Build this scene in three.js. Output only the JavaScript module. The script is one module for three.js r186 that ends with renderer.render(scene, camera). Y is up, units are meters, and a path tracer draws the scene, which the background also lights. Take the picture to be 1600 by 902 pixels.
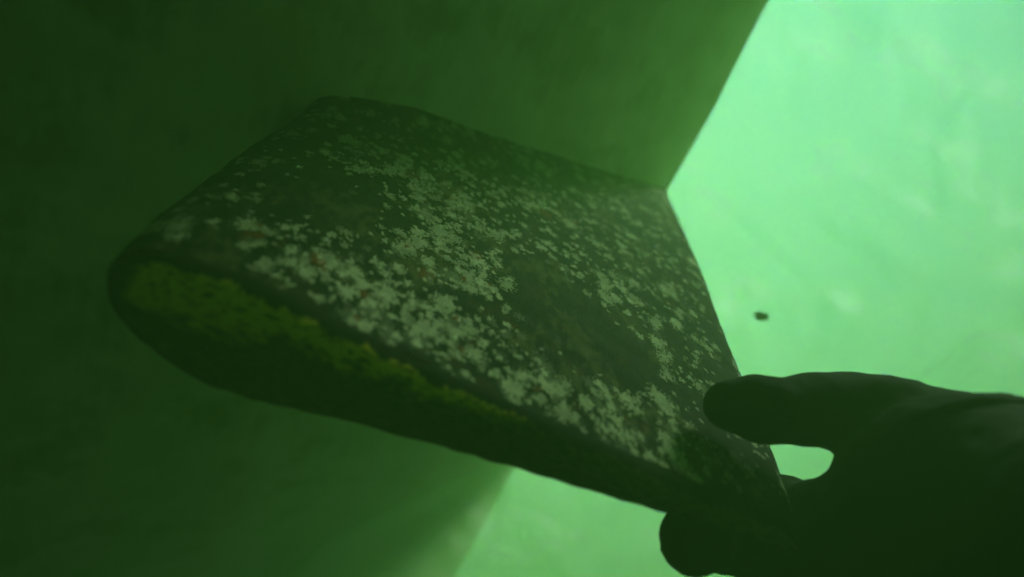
import * as THREE from 'three';
import { Sky } from 'three/addons/objects/Sky.js';
import { MarchingCubes } from 'three/addons/objects/MarchingCubes.js';
import { mergeVertices } from 'three/addons/utils/BufferGeometryUtils.js';
import { createNoise2D, createNoise3D } from 'simplex-noise';

// ------------------------------------------------------------------ camera, sky, sun, exposure
// World: x = aft along the boat, y = up, +z = the side of the fin the diver is on. Origin: the fin's bottom nose.
const scene = new THREE.Scene();
const camera = new THREE.PerspectiveCamera(48, 1600 / 902, 0.01, 200);
const EYE = new THREE.Vector3(0.1113, -0.208, 0.16245);
const FWD = new THREE.Vector3(0.119934, 0.898499, -0.422274), UPV = new THREE.Vector3(-0.36406, 0.435518, 0.823277), RIGHT = new THREE.Vector3().crossVectors(FWD, UPV);
camera.position.copy(EYE);
camera.up.copy(UPV);
camera.lookAt(EYE.clone().add(FWD));
camera.focus = 0.38;
camera.userData.fStop = 3.2;

const SUN = new THREE.Vector3(0.49, 0.735, 0.47).normalize();
const sky = new Sky();
sky.scale.setScalar(500);
Object.assign(sky.material.uniforms.sunPosition, { value: SUN.clone().multiplyScalar(400000) });
sky.material.uniforms.turbidity.value = 10;
sky.material.uniforms.rayleigh.value = 0.8;
sky.material.uniforms.mieCoefficient.value = 0.005;
sky.material.uniforms.mieDirectionalG.value = 0.4;
sky.material.uniforms.cloudCoverage.value = 0;
sky.name = 'sky';
sky.userData.kind = 'structure';
scene.add(sky);
scene.environmentIntensity = 0.17;

const sun = new THREE.DirectionalLight(new THREE.Color(1, 0.95, 0.86), 5);
sun.position.copy(SUN).multiplyScalar(6);
sun.target.position.set(0, 0, 0);
sun.castShadow = true;
sun.shadow.radius = 30;
sun.shadow.mapSize.set(2048, 2048);
Object.assign(sun.shadow.camera, { left: -4, right: 4, top: 4, bottom: -4, near: 0.5, far: 14 });
scene.add(sun, sun.target);

const renderer = new THREE.WebGLRenderer({ antialias: true });
renderer.shadowMap.enabled = true;
renderer.toneMapping = THREE.LinearToneMapping;
renderer.toneMappingExposure = 47;
scene.fog = new THREE.FogExp2(new THREE.Color(0.36, 1, 0.23), 1.6);     // green, murky harbour water

// ------------------------------------------------------------------ helpers
let seed = 20240611;
const rnd = () => { seed = (seed + 0x6d2b79f5) | 0; let t = Math.imul(seed ^ (seed >>> 15), 1 | seed); t = (t + Math.imul(t ^ (t >>> 7), 61 | t)) ^ t; return ((t ^ (t >>> 14)) >>> 0) / 4294967296; };
const n2 = createNoise2D(rnd), n3 = createNoise3D(rnd);
const clamp = (x, a, b) => Math.min(b, Math.max(a, x));
const sstep = (a, b, x) => { const t = clamp((x - a) / (b - a), 0, 1); return t * t * (3 - 2 * t); };
const table = (pts) => (x) => { if (x <= pts[0][0]) return pts[0][1]; for (let i = 1; i < pts.length; i++) if (x <= pts[i][0]) { const [a, p] = pts[i - 1], [b, q] = pts[i]; return p + ((q - p) * (x - a)) / (b - a); } return pts[pts.length - 1][1]; };
const fbm = (x, y, o = 4) => { let s = 0, a = 0.5; for (let i = 0; i < o; i++) { s += a * n2(x, y); x = x * 2.03 + 7.1; y = y * 2.03 + 3.7; a *= 0.5; } return s; };
const spline = (pts) => {                                // smooth curve through points
  const n = pts.length, sl = pts.map((p, i) => { const l = pts[Math.max(0, i - 1)], r = pts[Math.min(n - 1, i + 1)]; return (r[1] - l[1]) / (r[0] - l[0]); });
  return (x) => {
    if (x <= pts[0][0]) return pts[0][1];
    for (let i = 1; i < n; i++) if (x <= pts[i][0]) {
      const h = pts[i][0] - pts[i - 1][0], t = (x - pts[i - 1][0]) / h, u = 1 - t;
      return pts[i - 1][1] * (1 + 2 * t) * u * u + sl[i - 1] * h * t * u * u + pts[i][1] * t * t * (3 - 2 * t) - sl[i] * h * t * t * u;
    }
    return pts[n - 1][1];
  };
};
const F = 451 / Math.tan((24 * Math.PI) / 180);
const ray = (px, py) => RIGHT.clone().multiplyScalar(px - 800).addScaledVector(UPV, 451 - py).addScaledVector(FWD, F).normalize();
const atZ = (px, py, z) => { const r = ray(px, py); return EYE.clone().addScaledVector(r, (z - EYE.z) / r.z); };   // the point of a line of sight at that z
const mesh = (name, geometry, material, parent) => { const m = new THREE.Mesh(geometry, material); m.name = name; m.castShadow = m.receiveShadow = true; parent.add(m); return m; };
function grid(nu, nv, point, closedU = false) {      // point(i / nu, j / nv) -> [x, y, z, u, v]
  const p = [], uv = [], ix = [];
  for (let j = 0; j <= nv; j++) for (let i = 0; i <= nu; i++) { const q = point(i / nu, j / nv, i, j); p.push(q[0], q[1], q[2]); uv.push(q[3] ?? 0, q[4] ?? 0); }
  for (let j = 0; j < nv; j++) for (let i = 0; i < nu; i++) { const a = j * (nu + 1) + i, b = a + 1, c = a + nu + 1, d = c + 1; ix.push(a, b, d, a, d, c); }
  const g = new THREE.BufferGeometry();
  g.setAttribute('position', new THREE.Float32BufferAttribute(p, 3));
  g.setAttribute('uv', new THREE.Float32BufferAttribute(uv, 2));
  g.setIndex(ix);
  g.computeVertexNormals();
  return g;
}
function canvasTexture(w, h, paint, srgb = true) {
  const c = document.createElement('canvas'); c.width = w; c.height = h;
  paint(c.getContext('2d'), w, h);
  const t = new THREE.CanvasTexture(c);
  t.wrapS = t.wrapT = THREE.RepeatWrapping;
  if (srgb) t.colorSpace = THREE.SRGBColorSpace;
  return t;
}
function dataTexture(w, h, f, srgb = true) {          // f(x, y) in 0..1 -> [r, g, b] in 0..255
  const d = new Uint8Array(w * h * 4);
  for (let y = 0; y < h; y++) for (let x = 0; x < w; x++) { const c = f(x / w, y / h), i = (y * w + x) * 4; d[i] = clamp(c[0], 0, 255); d[i + 1] = clamp(c[1], 0, 255); d[i + 2] = clamp(c[2], 0, 255); d[i + 3] = 255; }
  const t = new THREE.DataTexture(d, w, h);
  t.wrapS = t.wrapT = THREE.RepeatWrapping; t.magFilter = THREE.LinearFilter; t.needsUpdate = true;
  if (srgb) t.colorSpace = THREE.SRGBColorSpace;
  return t;
}

// ------------------------------------------------------------------ the water's surface and the bed
const SURFACE = 0.72;
{
  const N = 420, R = 14;
  const warp = (t) => { const s = 2 * t - 1; return R * (0.14 * s + 0.86 * s ** 5); };
  const g = grid(N, N, (a, b) => {
    const x = warp(a) + 0.4, z = -warp(b) - 0.3;
    const y = SURFACE + 0.02 * n2(x * 1.6, z * 2.1) + 0.012 * n2(x * 4.6 + 9, z * 5.4) + 0.006 * n2(x * 11 + 3, z * 13) + 0.003 * n2(x * 26, z * 24 + 5);
    return [x, y, z, x, z];
  });
  const mottle = dataTexture(1024, 1024, (a, b) => { const x = a * 2.5, z = b * 2.5, k = fbm(x * 2.2 + 3, z * 5.5, 4), q = fbm(x * 9, z * 16 + 2, 3); return [0, 255 * (0.38 + 0.15 * sstep(0.05, 0.6, k + 0.35 * q) + 0.03 * q), 0]; }, false);   // rougher streaks that catch more sun, standing in for bright ripples
  mottle.repeat.set(0.4, 0.4);
  const m = mesh('water_surface', g, new THREE.MeshPhysicalMaterial({ color: new THREE.Color(0.7, 0.95, 0.72), roughness: 1, roughnessMap: mottle, transmission: 1, thickness: 0, ior: 1.33, side: THREE.DoubleSide }), scene);
  m.userData.kind = 'structure';
}
{
  const g = grid(80, 80, (a, b) => { const x = (a - 0.5) * 30, z = (0.5 - b) * 30; return [x, -1.9 + 0.08 * fbm(x * 0.3, z * 0.3), z, x, z]; });
  const t = dataTexture(512, 512, (x, y) => { const k = 0.5 + 0.35 * fbm(x * 24, y * 24, 5); return [90 + 50 * k, 84 + 48 * k, 58 + 38 * k]; });
  t.repeat.set(0.5, 0.5);
  const m = mesh('seabed', g, new THREE.MeshStandardMaterial({ map: t, roughness: 1 }), scene);
  m.userData.kind = 'structure';
}

// ------------------------------------------------------------------ the boat: hull, transom, skeg
const C = 0.303;                                       // length of the skeg along its bottom
const boat = new THREE.Group();
boat.name = 'boat';
boat.userData = { label: 'dark fouled boat hull with a blotchy worn skeg fin beneath its stern', category: 'boat' };
scene.add(boat);

const STERN = 0.334;                                   // x of the transom's lower edge
const keelY = spline([[-4.6, 0.3], [-3.5, 0], [-2.2, -0.1], [-1.2, -0.06], [-0.7, -0.03], [-0.3, 0.1], [-0.018, 0.262], [0.074, 0.334], [0.133, 0.378], [0.2, 0.425], [0.26, 0.475], [0.3, 0.511], [0.334, 0.556], [0.36, 0.6]]);   // the bottom's profile, rising aft and turning up to the transom
const beam = table([[-4.6, 0.1], [-3.5, 1.1], [-2, 2.2], [-1, 2.3], [0, 2.2], [0.334, 2.1]]);
const MID = 0.3;                                       // the boat's centreline: the skeg stands off it, towards the far side
const SIDE = 0.8, DECK = 1.12;                         // the bilge's top and the deck
const rake = (y) => STERN + Math.max(0, y - 0.553) * 0.28, edge = (z) => 0.0025 * n2(z * 7, 1) + 0.0012 * n2(z * 34, 6);      // transom leans aft
const hullPoint = (s, v) => {                                   // s: 0 bow .. 1 transom; v: -1 far deck edge .. 1 near deck edge
  const x0 = -4.6 + (STERN + 4.6) * (1 - (1 - s) ** 1.7), a = Math.abs(v), sg = Math.sign(v), bm = beam(x0), yb = keelY(x0);
  const bottomY = (q) => Math.min(DECK - 0.04, yb + 1.0 * sstep(0.45, 2.0, q) * sstep(-0.9, 0.36, x0) ** 2 + (0.68 - yb) * sstep(0.8, 1.05, q / bm));   // rounded quarters and bilges
  let z, y;
  if (a < 0.85) { z = (bm * a) / 0.85; y = bottomY(z); }
  else { const t = (a - 0.85) / 0.15, y8 = bottomY(bm); z = bm + 0.06 * t; y = y8 + (DECK - y8) * t; }
  const x = x0 + (rake(y) - STERN) * Math.max(0, 1 - (STERN - x0) / 2.5);
  return [x + edge(sg * z) * sstep(-0.1, STERN, x0), y, MID + sg * z, x, sg * z];
};
const hullMap = dataTexture(1024, 1024, (x, y) => {
  const p = fbm(x * 18, y * 18, 5), q = fbm(x * 60 + 4, y * 14, 3), k = 0.5 + 0.5 * p + 0.25 * q;
  return (() => { const m = sstep(0.1, 0.45, fbm(x * 9 + 3, y * 9, 5) + 0.3 * fbm(x * 70, y * 16, 3)); return [212 + 34 * k - 24 * m, 218 + 34 * k - 20 * m, 198 + 34 * k - 30 * m]; })();
});
const hullBump = dataTexture(512, 512, (x, y) => { const k = 128 + 90 * fbm(x * 40, y * 40, 4); return [k, k, k]; }, false);
const hullMat = new THREE.MeshPhysicalMaterial({ map: hullMap, bumpMap: hullBump, bumpScale: 0.001, roughness: 0.85, specularIntensity: 0.2, side: THREE.DoubleSide });
const hull = mesh('hull', grid(140, 160, (s, v) => hullPoint(s, v * 2 - 1)), hullMat, boat);
// transom, deck: closing faces
mesh('transom', grid(60, 10, (a, b) => { const v = a * 2 - 1, p = hullPoint(1, v), q = DECK; return [rake(p[1] + (q - p[1]) * b) + p[0] - rake(p[1]), p[1] + (q - p[1]) * b, p[2], p[2], b]; }), hullMat, hull);
mesh('deck', grid(60, 20, (a, b) => { const p = hullPoint(a, -1), q = hullPoint(a, 1); return [p[0], DECK, p[2] + (q[2] - p[2]) * b, a, b]; }), new THREE.MeshStandardMaterial({ color: new THREE.Color(0.6, 0.6, 0.56), roughness: 0.6, side: THREE.DoubleSide }), boat);

// the skeg: a foil-shaped fin lofted from its bottom to the hull
const halfOfRoot = spline([[0, 0], [0.1, 0.033], [0.2, 0.06], [0.3, 0.0785], [0.38, 0.0865], [0.47, 0.0835], [0.55, 0.0705], [0.65, 0.0575], [0.75, 0.0455], [0.85, 0.0355], [0.93, 0.0255], [0.975, 0.0185], [0.992, 0.0125], [1, 0]]);
const half = (s) => halfOfRoot(Math.sqrt(s));
const leX = spline([[0, -0.004], [0.04, -0.011], [0.098, -0.0156], [0.19, -0.021], [0.31, -0.018], [0.7, -0.012]]);
const teX = spline([[0, 0.306], [0.039, 0.311], [0.079, 0.3147], [0.222, 0.3217], [0.32, 0.3294], [0.555, 0.3373], [0.75, 0.34]]);
const shiftZ = (s) => -0.014 * C * sstep(0, 0.15, s);
const M = 160;                                         // points round the section, from the trailing edge along the near side to the nose and back on the far side
const sec = (t) => { const k = t < 0.5 ? 1 : -1, w = t < 0.5 ? t * 2 : 2 - t * 2, s = 0.5 * (1 + Math.cos(Math.PI * w)); return [s, k * half(s)]; };
const RF = 0.013;                                      // rounding of the bottom edge
function finPoint(t, y, inset) {
  const [s, hz] = sec(t), x0 = leX(y), x1 = teX(y), c = x1 - x0;
  const i = inset / c, s2 = i + s * (1 - 2 * i), hz2 = Math.sign(hz) * Math.max(0, Math.abs(hz) - i * Math.min(1, Math.abs(hz) / 0.02)), taper = 1 + 0.1 * sstep(0, 0.5, y);
  return [x0 + s2 * c, (hz2 * taper) * C + shiftZ(s)];
}
const finTop = (x) => keelY(x) + 0.03;
const TX = 0.4, TX0 = -0.03, TY = 0.64;                // the side's texture covers 0.4 m by 0.64 m
const skegSide = grid(M, 110, (a, b) => {
  const s0 = sec(a)[0], top = finTop(leX(0.3) + s0 * (teX(0.45) - leX(0.3))), y = RF + (top - RF) * b;
  const [x, z] = finPoint(a, y, 0), w = 0.0006 * n3(x * 40, y * 40, z * 40);
  const root = 0.01 * Math.max(0, 1 - Math.max(0, keelY(x) - y) / 0.06) ** 2 * Math.min(1, half(s0) / 0.045);      // faired into the hull
  return [x, y, z + (a < 0.5 ? w + root : -w - root), (x - TX0) / TX, y / TY];
});
let wear;                                              // share of the paint worn to pale chips: much in some places, none in others
{
  const rich = [[0.05, 0.034, 0.014, 0.5], [0.076, 0.04, 0.014, 0.5], [0.1, 0.03, 0.02, 0.7], [0.122, 0.045, 0.022, 0.9], [0.117, 0.105, 0.024, 0.75], [0.142, 0.092, 0.016, 0.75], [0.088, 0.145, 0.026, 0.6], [0.13, 0.15, 0.03, 0.55],
    [0.165, 0.024, 0.02, 0.85], [0.182, 0.034, 0.016, 0.7], [0.202, 0.02, 0.018, 0.75], [0.237, 0.014, 0.022, 0.8], [0.243, 0.044, 0.014, 0.6], [0.21, 0.14, 0.018, 0.55], [0.058, 0.135, 0.016, 0.3], [0.02, 0.045, 0.02, 0.15], [0.27, 0.09, 0.03, 0.4], [0.18, 0.2, 0.05, 0.4], [0.14, 0.012, 0.02, 0.35], [0.08, 0.085, 0.015, 0.15]];
  const poor = [[0.068, 0.1, 0.016, 0.9], [0.165, 0.118, 0.02, 1], [0.182, 0.08, 0.026, 0.9], [0.04, 0.1, 0.022, 0.5], [0.205, 0.07, 0.024, 0.7], [0.235, 0.1, 0.02, 0.4], [0.03, 0.015, 0.012, 0.3]];
  for (const q of [...rich, ...poor]) { q[0] *= 0.97; q[1] *= 1.05 + 1.7 * q[1]; q[2] *= 1.3; }
  const sum = (l, x, y) => l.reduce((s, [a, b, r, k]) => s + k * Math.exp(-((x - a) ** 2 + (y - b) ** 2) / (2 * r * r)), 0);
  wear = (x, y) => {
    let d = 0.27 + 0.58 * sum(rich, x, y) - 0.5 * sum(poor, x, y);
    if (x > 0.3 || y > 0.3) d = Math.max(d, 0.34);
    return clamp(d * (0.75 + 1.1 * fbm(x * 26, y * 20, 3)), 0, 0.93) * sstep(0.01 + 0.006 * n2(x * 45, 3), 0.022, y);
  };
}
const hash = (i, j, k) => { let h = Math.imul(i + 1013, 374761393) ^ Math.imul(j + 2027, 668265263) ^ Math.imul(k + 31, 1274126177); h = Math.imul(h ^ (h >>> 13), 1274126177); return ((h ^ (h >>> 16)) >>> 0) / 4294967296; };
function chips(x, y, cell, layer, share) {             // irregular scales on a jittered lattice: [0..1 how much of one is here, its tone]
  const u = x / cell + 0.3 * n2(x * 420, y * 300 + layer), v = y / (cell * 1.35) + 0.3 * n2(x * 420 + 9, y * 300 + layer), ci = Math.floor(u), cj = Math.floor(v);
  let f1 = 9, f2 = 9, bi = 0, bj = 0;
  for (let j = cj - 1; j <= cj + 1; j++) for (let i = ci - 1; i <= ci + 1; i++) {
    const d = Math.hypot(i + 0.15 + 0.7 * hash(i, j, layer) - u, j + 0.15 + 0.7 * hash(i, j, layer + 50) - v);
    if (d < f1) { f2 = f1; f1 = d; bi = i; bj = j; } else if (d < f2) f2 = d;
  }
  const on = hash(bi, bj, layer + 90) < wear((bi + 0.5) * cell, (bj + 0.5) * cell * 1.35) * share, size = 0.42 + 0.45 * hash(bi, bj, layer + 7);
  return [on ? sstep(0.04, 0.2, f2 - f1) * (1 - sstep(size - 0.1, size, f1)) : 0, hash(bi, bj, layer + 130)];
}
const SW = 1024, SH = 1536, chipped = new Float32Array(SW * SH);
const sideMap = dataTexture(SW, SH, (a, b) => {
  const x = TX0 + TX * a, y = TY * b;
  const g = fbm(x * 120, y * 60, 3), brown = sstep(0.1, 0.5, fbm(x * 34 + 5, y * 26, 3)), base = 30 + 22 * g;
  let c = [base + 22 * brown, base + 4 + 10 * brown, base * 0.8];
  const mottle = sstep(0.15, 0.4, fbm(x * 14 + 2, y * 9, 4) - 0.04 + 0.3 * g);   // patches of olive slime
  c = c.map((w, i) => w + ([104, 102, 60][i] + 40 * g - w) * mottle * 0.5);
  let most = 0;
  for (const [cell, layer, share] of [[0.0112, 1, 0.42], [0.0074, 2, 0.5], [0.0047, 3, 0.5], [0.0026, 4, 0.3]]) {
    const [k, tone] = chips(x, y, cell, layer, share);
    if (k <= 0) continue;
    const v = (tone < 0.18 ? 105 : 150 + 44 * tone) + 22 * g, rust = tone > 0.975 ? 1 : 0, q = k * 0.92;
    const p = rust ? [112, 66, 36] : [v * 0.94, v, v * 0.8];
    c = c.map((w, i) => w + (p[i] - w) * q);
    most = Math.max(most, k);
  }
  chipped[Math.min(SH - 1, Math.floor(b * SH)) * SW + Math.min(SW - 1, Math.floor(a * SW))] = most;
  return c;
});
const sideBump = dataTexture(SW, SH, (a, b) => { const k = 160 - 60 * chipped[Math.floor(b * SH) * SW + Math.floor(a * SW)] + 40 * n2(a * 300, b * 300); return [k, k, k]; }, false);
const skeg = mesh('skeg', skegSide, new THREE.MeshPhysicalMaterial({ map: sideMap, bumpMap: sideBump, bumpScale: 0.0008, roughness: 0.85, specularIntensity: 0.2, side: THREE.DoubleSide }), boat);
skeg.userData.label = 'foil-shaped fin with pale chips worn through its dark paint';

// its bottom: a rounded edge and a flat underside, the paint scraped off to yellowish gelcoat
const bottomGeo = grid(M * 2, 26, (a, b) => {
  const J = 12 / 26;                                   // rings 0..12 round the edge, the rest closes the underside
  let inset, y, k = 0;
  if (b <= J) { const q = (b / J) * Math.PI / 2; inset = RF * (1 - Math.cos(q)); y = RF * (1 - Math.sin(q)); } else { inset = RF; y = 0; k = (b - J) / (1 - J); }
  let [x, z] = finPoint(a, 0, inset);
  const zc = shiftZ(sec(a)[0]), nick = Math.max(0, n2(x * 90, z > zc ? 2 : 9) - 0.35) * 0.0016 + 0.0005 * n2(x * 160, 4 + Math.sign(z - zc));
  z = zc + (z - zc) * (1 - k);
  if (b > 0) y += nick * (1 - k) * Math.min(1, b / J) + 0.0006 * n2(x * 60, z * 60);
  return [x, y - 0.0012 * k * (2 - k) * Math.min(1, half(sec(a)[0]) / 0.06), z, (x + 0.03) / 0.4, a < 0.5 ? b * 0.5 : 1 - b * 0.5];
});
const bareWidth = table([[0.002, 0], [0.007, 0.2], [0.025, 0.33], [0.045, 0.3], [0.065, 0.17], [0.12, 0.08], [0.15, 0.035], [0.17, 0.004], [0.26, 0]]);
const bottomMap = dataTexture(2048, 512, (u, v) => {   // v: 0 the near rim .. 0.23 the near edge of the underside .. 0.5 its middle .. 1 the far rim
  const x = u * 0.4 - 0.03, g = fbm(x * 90, v * 26, 4), h2 = fbm(x * 260, v * 70 + 4, 3);
  let c = [90 + 42 * g + 26 * h2, 96 + 42 * g + 26 * h2, 58 + 26 * g];
  const from = 0.075 + 0.05 * fbm(x * 42, 3, 3) + 0.012 * n2(x * 260, 8), d = v - from;                              // ragged line where the side's dark paint ends
  const w = bareWidth(x) * (1 + 0.9 * fbm(x * 60, v * 10, 3)), bare = sstep(0, 0.02, d) * (1 - sstep(w * 0.8, w + 0.03, d + 0.05 * h2)) * (w > 0.005 ? 1 : 0);
  const y = [234 + 20 * h2, 212 + 24 * h2, 70 + 22 * h2];
  c = c.map((p, i) => p + (y[i] - p) * bare * 0.95);
  const dark = 1 - sstep(-0.008, 0.01, d), far = sstep(0.82, 0.9, v + 0.05 * g), nose = 1 - sstep(0.004, 0.011, x + 0.004 * g);
  const k = Math.max(dark, far, nose), speck = Math.max(sstep(0.5, 0.66, n2(x * 150, v * 34 + 20)) * 0.8, sstep(0.3, 0.5, fbm(x * 70 + 3, v * 22, 4)) * 0.55);
  c = c.map((p, i) => p + ([30, 33, 24][i] - p) * Math.max(k, speck));
  return c;
});
const bottom = mesh('worn_bottom', bottomGeo, new THREE.MeshPhysicalMaterial({ map: bottomMap, roughness: 0.85, specularIntensity: 0.2, side: THREE.DoubleSide }), skeg);
bottom.userData.label = 'yellowish scraped underside of the fin with dark specks';

// ------------------------------------------------------------------ the diver's arm: a gloved hand that grips the fin's after edge
const person = new THREE.Group();
person.name = 'person';
person.userData = { label: 'diver in black wetsuit, gloved hand gripping the after edge of the blotchy fin', category: 'person' };
scene.add(person);
function capsules(list, smooth) {                      // distance to tapered capsules joined by a smooth minimum
  const L = list.map(([a, b, ra, rb]) => ({ a, d: b.clone().sub(a), ll: b.clone().sub(a).lengthSq(), ra, rb }));
  return (x, y, z) => {
    let d = 1e3;
    for (const { a, d: v, ll, ra, rb } of L) {
      const px = x - a.x, py = y - a.y, pz = z - a.z, t = clamp((px * v.x + py * v.y + pz * v.z) / ll, 0, 1), qx = px - v.x * t, qy = py - v.y * t, qz = pz - v.z * t;
      const e = Math.sqrt(qx * qx + qy * qy + qz * qz) - (ra + (rb - ra) * t), h = Math.max(smooth - Math.abs(d - e), 0) / smooth;
      d = Math.min(d, e) - (h * h * smooth) / 4;
    }
    return d;
  };
}
function skin(dist, lo, hi, cell) {                    // mesh of the surface where dist = 0
  const size = hi.clone().sub(lo), big = Math.max(size.x, size.y, size.z), n = Math.ceil(big / cell) + 2, mid = lo.clone().add(hi).multiplyScalar(0.5), hs = n / 2;
  const mc = new MarchingCubes(n, new THREE.MeshStandardMaterial(), false, false, 400000);
  mc.isolation = 0;
  for (let k = 0; k < n; k++) for (let j = 0; j < n; j++) for (let i = 0; i < n; i++) mc.field[i + j * n + k * n * n] = -dist(mid.x + ((i - hs) / hs) * big / 2, mid.y + ((j - hs) / hs) * big / 2, mid.z + ((k - hs) / hs) * big / 2);
  mc.update();
  const p = mc.positionArray.slice(0, mc.count * 3);
  for (let i = 0; i < p.length; i += 3) { p[i] = mid.x + (p[i] * big) / 2; p[i + 1] = mid.y + (p[i + 1] * big) / 2; p[i + 2] = mid.z + (p[i + 2] * big) / 2; }
  let g = new THREE.BufferGeometry();
  g.setAttribute('position', new THREE.BufferAttribute(p, 3));
  g = mergeVertices(g, 1e-5);
  const q = g.attributes.position, nr = new Float32Array(q.count * 3), uv = new Float32Array(q.count * 2), e = 0.0012, v = new THREE.Vector3();
  for (let i = 0; i < q.count; i++) {
    const x = q.getX(i), y = q.getY(i), z = q.getZ(i);
    v.set(dist(x + e, y, z) - dist(x - e, y, z), dist(x, y + e, z) - dist(x, y - e, z), dist(x, y, z + e) - dist(x, y, z - e)).normalize().toArray(nr, i * 3);
    uv[i * 2] = x * 6 + z * 3; uv[i * 2 + 1] = y * 6 + z * 3;
  }
  g.setAttribute('normal', new THREE.BufferAttribute(nr, 3));
  g.setAttribute('uv', new THREE.BufferAttribute(uv, 2));
  return g;
}
const rubber = dataTexture(256, 256, (x, y) => { const k = 128 + 70 * n2(x * 60, y * 60) + 40 * n2(x * 17, y * 17); return [k, k, k]; }, false);
const gloveMat = new THREE.MeshPhysicalMaterial({ color: new THREE.Color(0.012, 0.013, 0.013), roughness: 0.9, specularIntensity: 0.2, bumpMap: rubber, bumpScale: 0.0002 });
const suitMat = new THREE.MeshPhysicalMaterial({ color: new THREE.Color(0.014, 0.015, 0.015), roughness: 0.9, specularIntensity: 0.2, bumpMap: rubber, bumpScale: 0.0008 });
{
  const P = (px, py, z, rpx) => { const p = atZ(px, py, z); return [p, (rpx * p.distanceTo(EYE)) / F * 0.93]; };   // joint and radius
  const chain = (pts) => pts.slice(1).map((p, i) => [pts[i][0], p[0], pts[i][1], p[1]]);
  const thumb = [P(1136, 633, 0.021, 36), P(1180, 637, 0.025, 39), P(1215, 644, 0.029, 37), P(1270, 640, 0.033, 46), P(1330, 645, 0.037, 50), P(1400, 672, 0.04, 66), P(1500, 728, 0.045, 100)];
  const index = [P(1075, 752, -0.03, 32), P(1150, 778, -0.036, 36), P(1225, 794, -0.028, 38), P(1290, 808, -0.006, 44), P(1410, 795, 0.028, 70)];
  const middle = [P(1082, 838, -0.033, 49), P(1140, 836, -0.042, 48), P(1220, 842, -0.038, 48), P(1290, 850, -0.012, 52), P(1420, 820, 0.024, 80)];
  const ring = [P(1205, 925, -0.034, 42), P(1240, 930, -0.042, 44), P(1300, 925, -0.034, 48), P(1335, 910, -0.01, 54), P(1440, 860, 0.022, 80)];
  const little = [P(1265, 990, -0.032, 36), P(1295, 992, -0.04, 38), P(1345, 985, -0.032, 42), P(1375, 965, -0.008, 50), P(1470, 900, 0.022, 80)];
  const WR = P(1570, 790, 0.052, 124), wrist = WR[0];
  const link = (p, q) => [p[0], q[0], p[1], q[1]];
  const palm = [link(P(1392, 750, 0.03, 62), P(1510, 745, 0.042, 100)), link(P(1372, 830, 0.012, 62), P(1500, 785, 0.04, 105)), link(P(1350, 880, 0.0, 62), P(1510, 835, 0.036, 105)), link(P(1385, 940, -0.004, 60), P(1520, 880, 0.036, 100)), link(P(1480, 760, 0.044, 108), WR)];
  const arm2 = P(1740, 880, 0.074, 120)[0];
  palm.push([wrist, arm2, WR[1], 0.042]);
  const d = capsules([...chain(thumb), ...chain(index), ...chain(middle), ...chain(ring), ...chain(little), ...palm], 0.013);
  const all = [...thumb, ...index, ...middle, ...ring, ...little].map((q) => q[0]).concat([wrist, arm2]);
  const box = new THREE.Box3().setFromPoints(all).expandByScalar(0.045);
  const axis = arm2.clone().sub(wrist).normalize();
  mesh('glove', skin((x, y, z) => { const t = (x - wrist.x) * axis.x + (y - wrist.y) * axis.y + (z - wrist.z) * axis.z; return d(x, y, z) + 0.0006 * n3(x * 60, y * 60, z * 60) - 0.0028 * sstep(0.011, 0.008, Math.abs(t + 0.006)); }, box.min, box.max, 0.0032), gloveMat, person);
  // wetsuit: the body beyond the forearm is unseen, added to shade the near water; it floats upright beside the boat, facing the fin, the hooded head close under the hull
  const V = (x, y, z) => new THREE.Vector3(x, y, z), along = arm2.clone().sub(wrist).normalize(), cuff = wrist.clone().addScaledVector(along, 0.022);
  const head = V(0.262, 0.105, 0.372), neck = V(0.285, -0.035, 0.43), chest = V(0.285, -0.17, 0.48), hip = V(0.285, -0.56, 0.56);
  const shR = V(0.455, -0.1, 0.44), elR = V(0.645, -0.13, 0.22), shL = V(0.115, -0.11, 0.5), elL = V(0.03, -0.36, 0.56), wrL = V(0.04, -0.6, 0.5);
  const leg = (sx) => [[V(0.285 + sx * 0.09, -0.6, 0.57), V(0.285 + sx * 0.12, -1.02, 0.55), 0.088, 0.06], [V(0.285 + sx * 0.12, -1.02, 0.55), V(0.285 + sx * 0.13, -1.43, 0.68), 0.059, 0.04], [V(0.285 + sx * 0.13, -1.44, 0.67), V(0.285 + sx * 0.15, -1.5, 0.53), 0.04, 0.028]];
  const s = capsules([[cuff, elR, 0.0395, 0.047], [elR, shR, 0.049, 0.06], [shR, chest, 0.065, 0.115], [shL, chest, 0.065, 0.115], [shL, elL, 0.06, 0.048], [elL, wrL, 0.046, 0.034], [chest, hip, 0.135, 0.125], [V(0.24, -0.18, 0.47), V(0.25, -0.5, 0.55), 0.115, 0.11], [V(0.33, -0.18, 0.47), V(0.32, -0.5, 0.55), 0.115, 0.11],
    [neck, chest, 0.062, 0.1], [neck, head, 0.06, 0.07], [V(0.262, 0.13, 0.385), V(0.258, 0.06, 0.34), 0.1, 0.068], ...leg(-1), ...leg(1)], 0.03);
  const sb = new THREE.Box3().setFromPoints([cuff, elR, elL, wrL, V(0.285, 0.24, 0.4), V(0.28, -1.55, 0.6)]).expandByScalar(0.08);
  mesh('wetsuit', skin((x, y, z) => Math.max(s(x, y, z) + 0.0012 * n3(x * 30, y * 30, z * 30), 0.012 - ((x - cuff.x) * along.x + (y - cuff.y) * along.y + (z - cuff.z) * along.z) - 4 * Math.max(0, Math.hypot(x - cuff.x, y - cuff.y, z - cuff.z) - 0.09)), sb.min, sb.max, 0.0125), suitMat, person);
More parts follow.
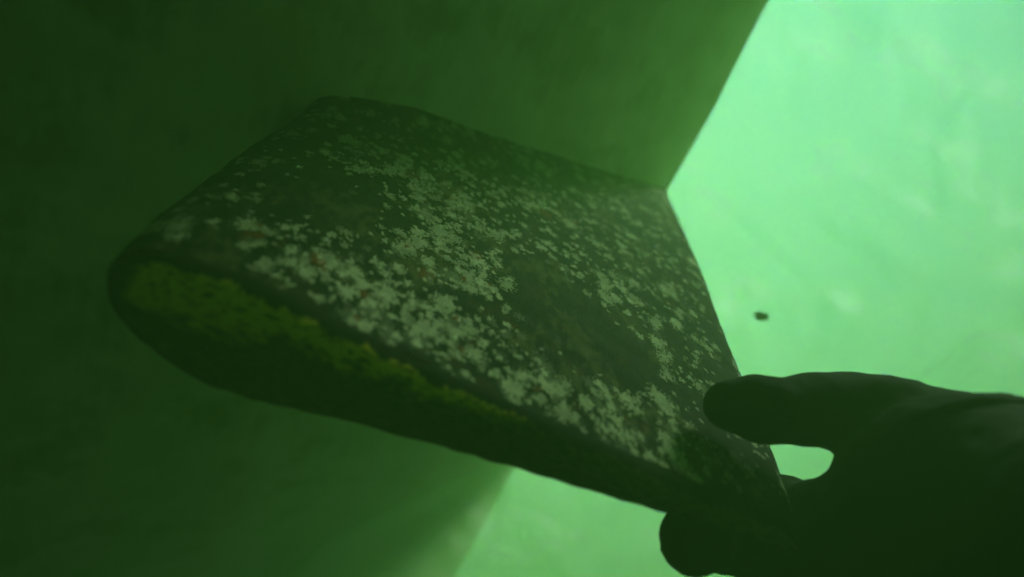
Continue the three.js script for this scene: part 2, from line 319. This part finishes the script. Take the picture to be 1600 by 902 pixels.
  // the other hand, hanging at the side
  const down = V(0.03, -0.94, -0.34).normalize(), out = V(0, 0.34, -0.94), pl = wrL.clone().addScaledVector(down, 0.07), fingers = [];
  [[-0.03, 0.068, 0.0105], [-0.01, 0.078, 0.0112], [0.011, 0.072, 0.0108], [0.031, 0.056, 0.0098]].forEach(([o, len, r]) => { const q0 = pl.clone().addScaledVector(out, -o * 1.05).addScaledVector(down, 0.028), q1 = q0.clone().addScaledVector(down, len * 0.5).add(V(0.006, 0, 0)), q2 = q1.clone().addScaledVector(down, len * 0.45).add(V(0.022, 0, 0)); fingers.push([q0, q1, r * 1.12, r], [q1, q2, r, r * 0.85]); });
  const t0 = wrL.clone().addScaledVector(down, 0.035).addScaledVector(out, 0.025), t1 = t0.clone().addScaledVector(down, 0.04).addScaledVector(out, 0.022), t2 = t1.clone().addScaledVector(down, 0.032).add(V(0.01, 0, 0));
  const dl = capsules([[wrL.clone().addScaledVector(down, -0.05), wrL, 0.038, 0.032], [wrL, pl.clone().addScaledVector(out, 0.02), 0.03, 0.022], [wrL, pl.clone().addScaledVector(out, -0.022), 0.03, 0.021], [t0, t1, 0.017, 0.0135], [t1, t2, 0.0132, 0.0115], ...fingers], 0.008);
  const bl = new THREE.Box3().setFromPoints([wrL, t2, ...fingers.map((q) => q[1])]).expandByScalar(0.045);
  mesh('glove', skin(dl, bl.min, bl.max, 0.0034), gloveMat, person);
  // face in the hood's opening, and a diving mask over eyes and nose
  const fc = V(0.258, 0.088, 0.318), fs = capsules([[V(0.258, 0.115, 0.333), V(0.257, 0.052, 0.322), 0.064, 0.046], [V(0.257, 0.085, 0.268), V(0.257, 0.064, 0.262), 0.009, 0.013], [V(0.243, 0.04, 0.277), V(0.271, 0.04, 0.277), 0.007, 0.007], [V(0.257, 0.018, 0.286), V(0.257, 0.022, 0.29), 0.014, 0.016]], 0.012);
  mesh('face', skin((x, y, z) => Math.max(fs(x, y, z), z - 0.312), V(0.17, -0.02, 0.22), V(0.35, 0.2, 0.4), 0.004), new THREE.MeshPhysicalMaterial({ color: new THREE.Color(0.45, 0.29, 0.21), roughness: 0.7 }), person);
  const mg = (w, h, d, r) => { const q = new THREE.Shape(), a = w / 2, b = h / 2; q.moveTo(-a + r, -b); q.lineTo(a - r, -b); q.quadraticCurveTo(a, -b, a, -b + r); q.lineTo(a, b - r); q.quadraticCurveTo(a, b, a - r, b); q.lineTo(-a + r, b); q.quadraticCurveTo(-a, b, -a, b - r); q.lineTo(-a, -b + r); q.quadraticCurveTo(-a, -b, -a + r, -b); return q; };
  const rim = mg(0.16, 0.088, 0, 0.03); rim.holes.push(mg(0.138, 0.066, 0, 0.024));
  const mk = mesh('diving_mask', new THREE.ExtrudeGeometry(rim, { depth: 0.055, bevelEnabled: true, bevelSize: 0.002, bevelThickness: 0.002, bevelSegments: 2 }), gloveMat, person);
  mk.position.set(0.257, 0.1, 0.245);
  mesh('lens', new THREE.ExtrudeGeometry(mg(0.139, 0.067, 0, 0.024), { depth: 0.003, bevelEnabled: false }), new THREE.MeshPhysicalMaterial({ color: 0xffffff, roughness: 0.05, transmission: 1, thickness: 0, ior: 1.5 }), mk).position.set(0, 0, 0.006);
}

// ------------------------------------------------------------------ a speck adrift
{
  const p = EYE.clone().addScaledVector(ray(1190, 495), 0.72);
  const g = new THREE.IcosahedronGeometry(0.0045, 3), q = g.attributes.position;
  for (let i = 0; i < q.count; i++) { const x = q.getX(i), y = q.getY(i), z = q.getZ(i), k = 1 + 0.5 * n3(x * 300, y * 300, z * 300); q.setXYZ(i, x * k * 1.6, y * k * 0.5, z * k); }
  g.computeVertexNormals();
  const m = mesh('leaf_fragment', g, new THREE.MeshStandardMaterial({ color: new THREE.Color(0.35, 0.38, 0.26), roughness: 0.9 }), scene);
  m.position.copy(p);
  m.userData = { label: 'tiny dark flake adrift in the bright water beside the fin', category: 'flake' };
}

renderer.render(scene, camera);
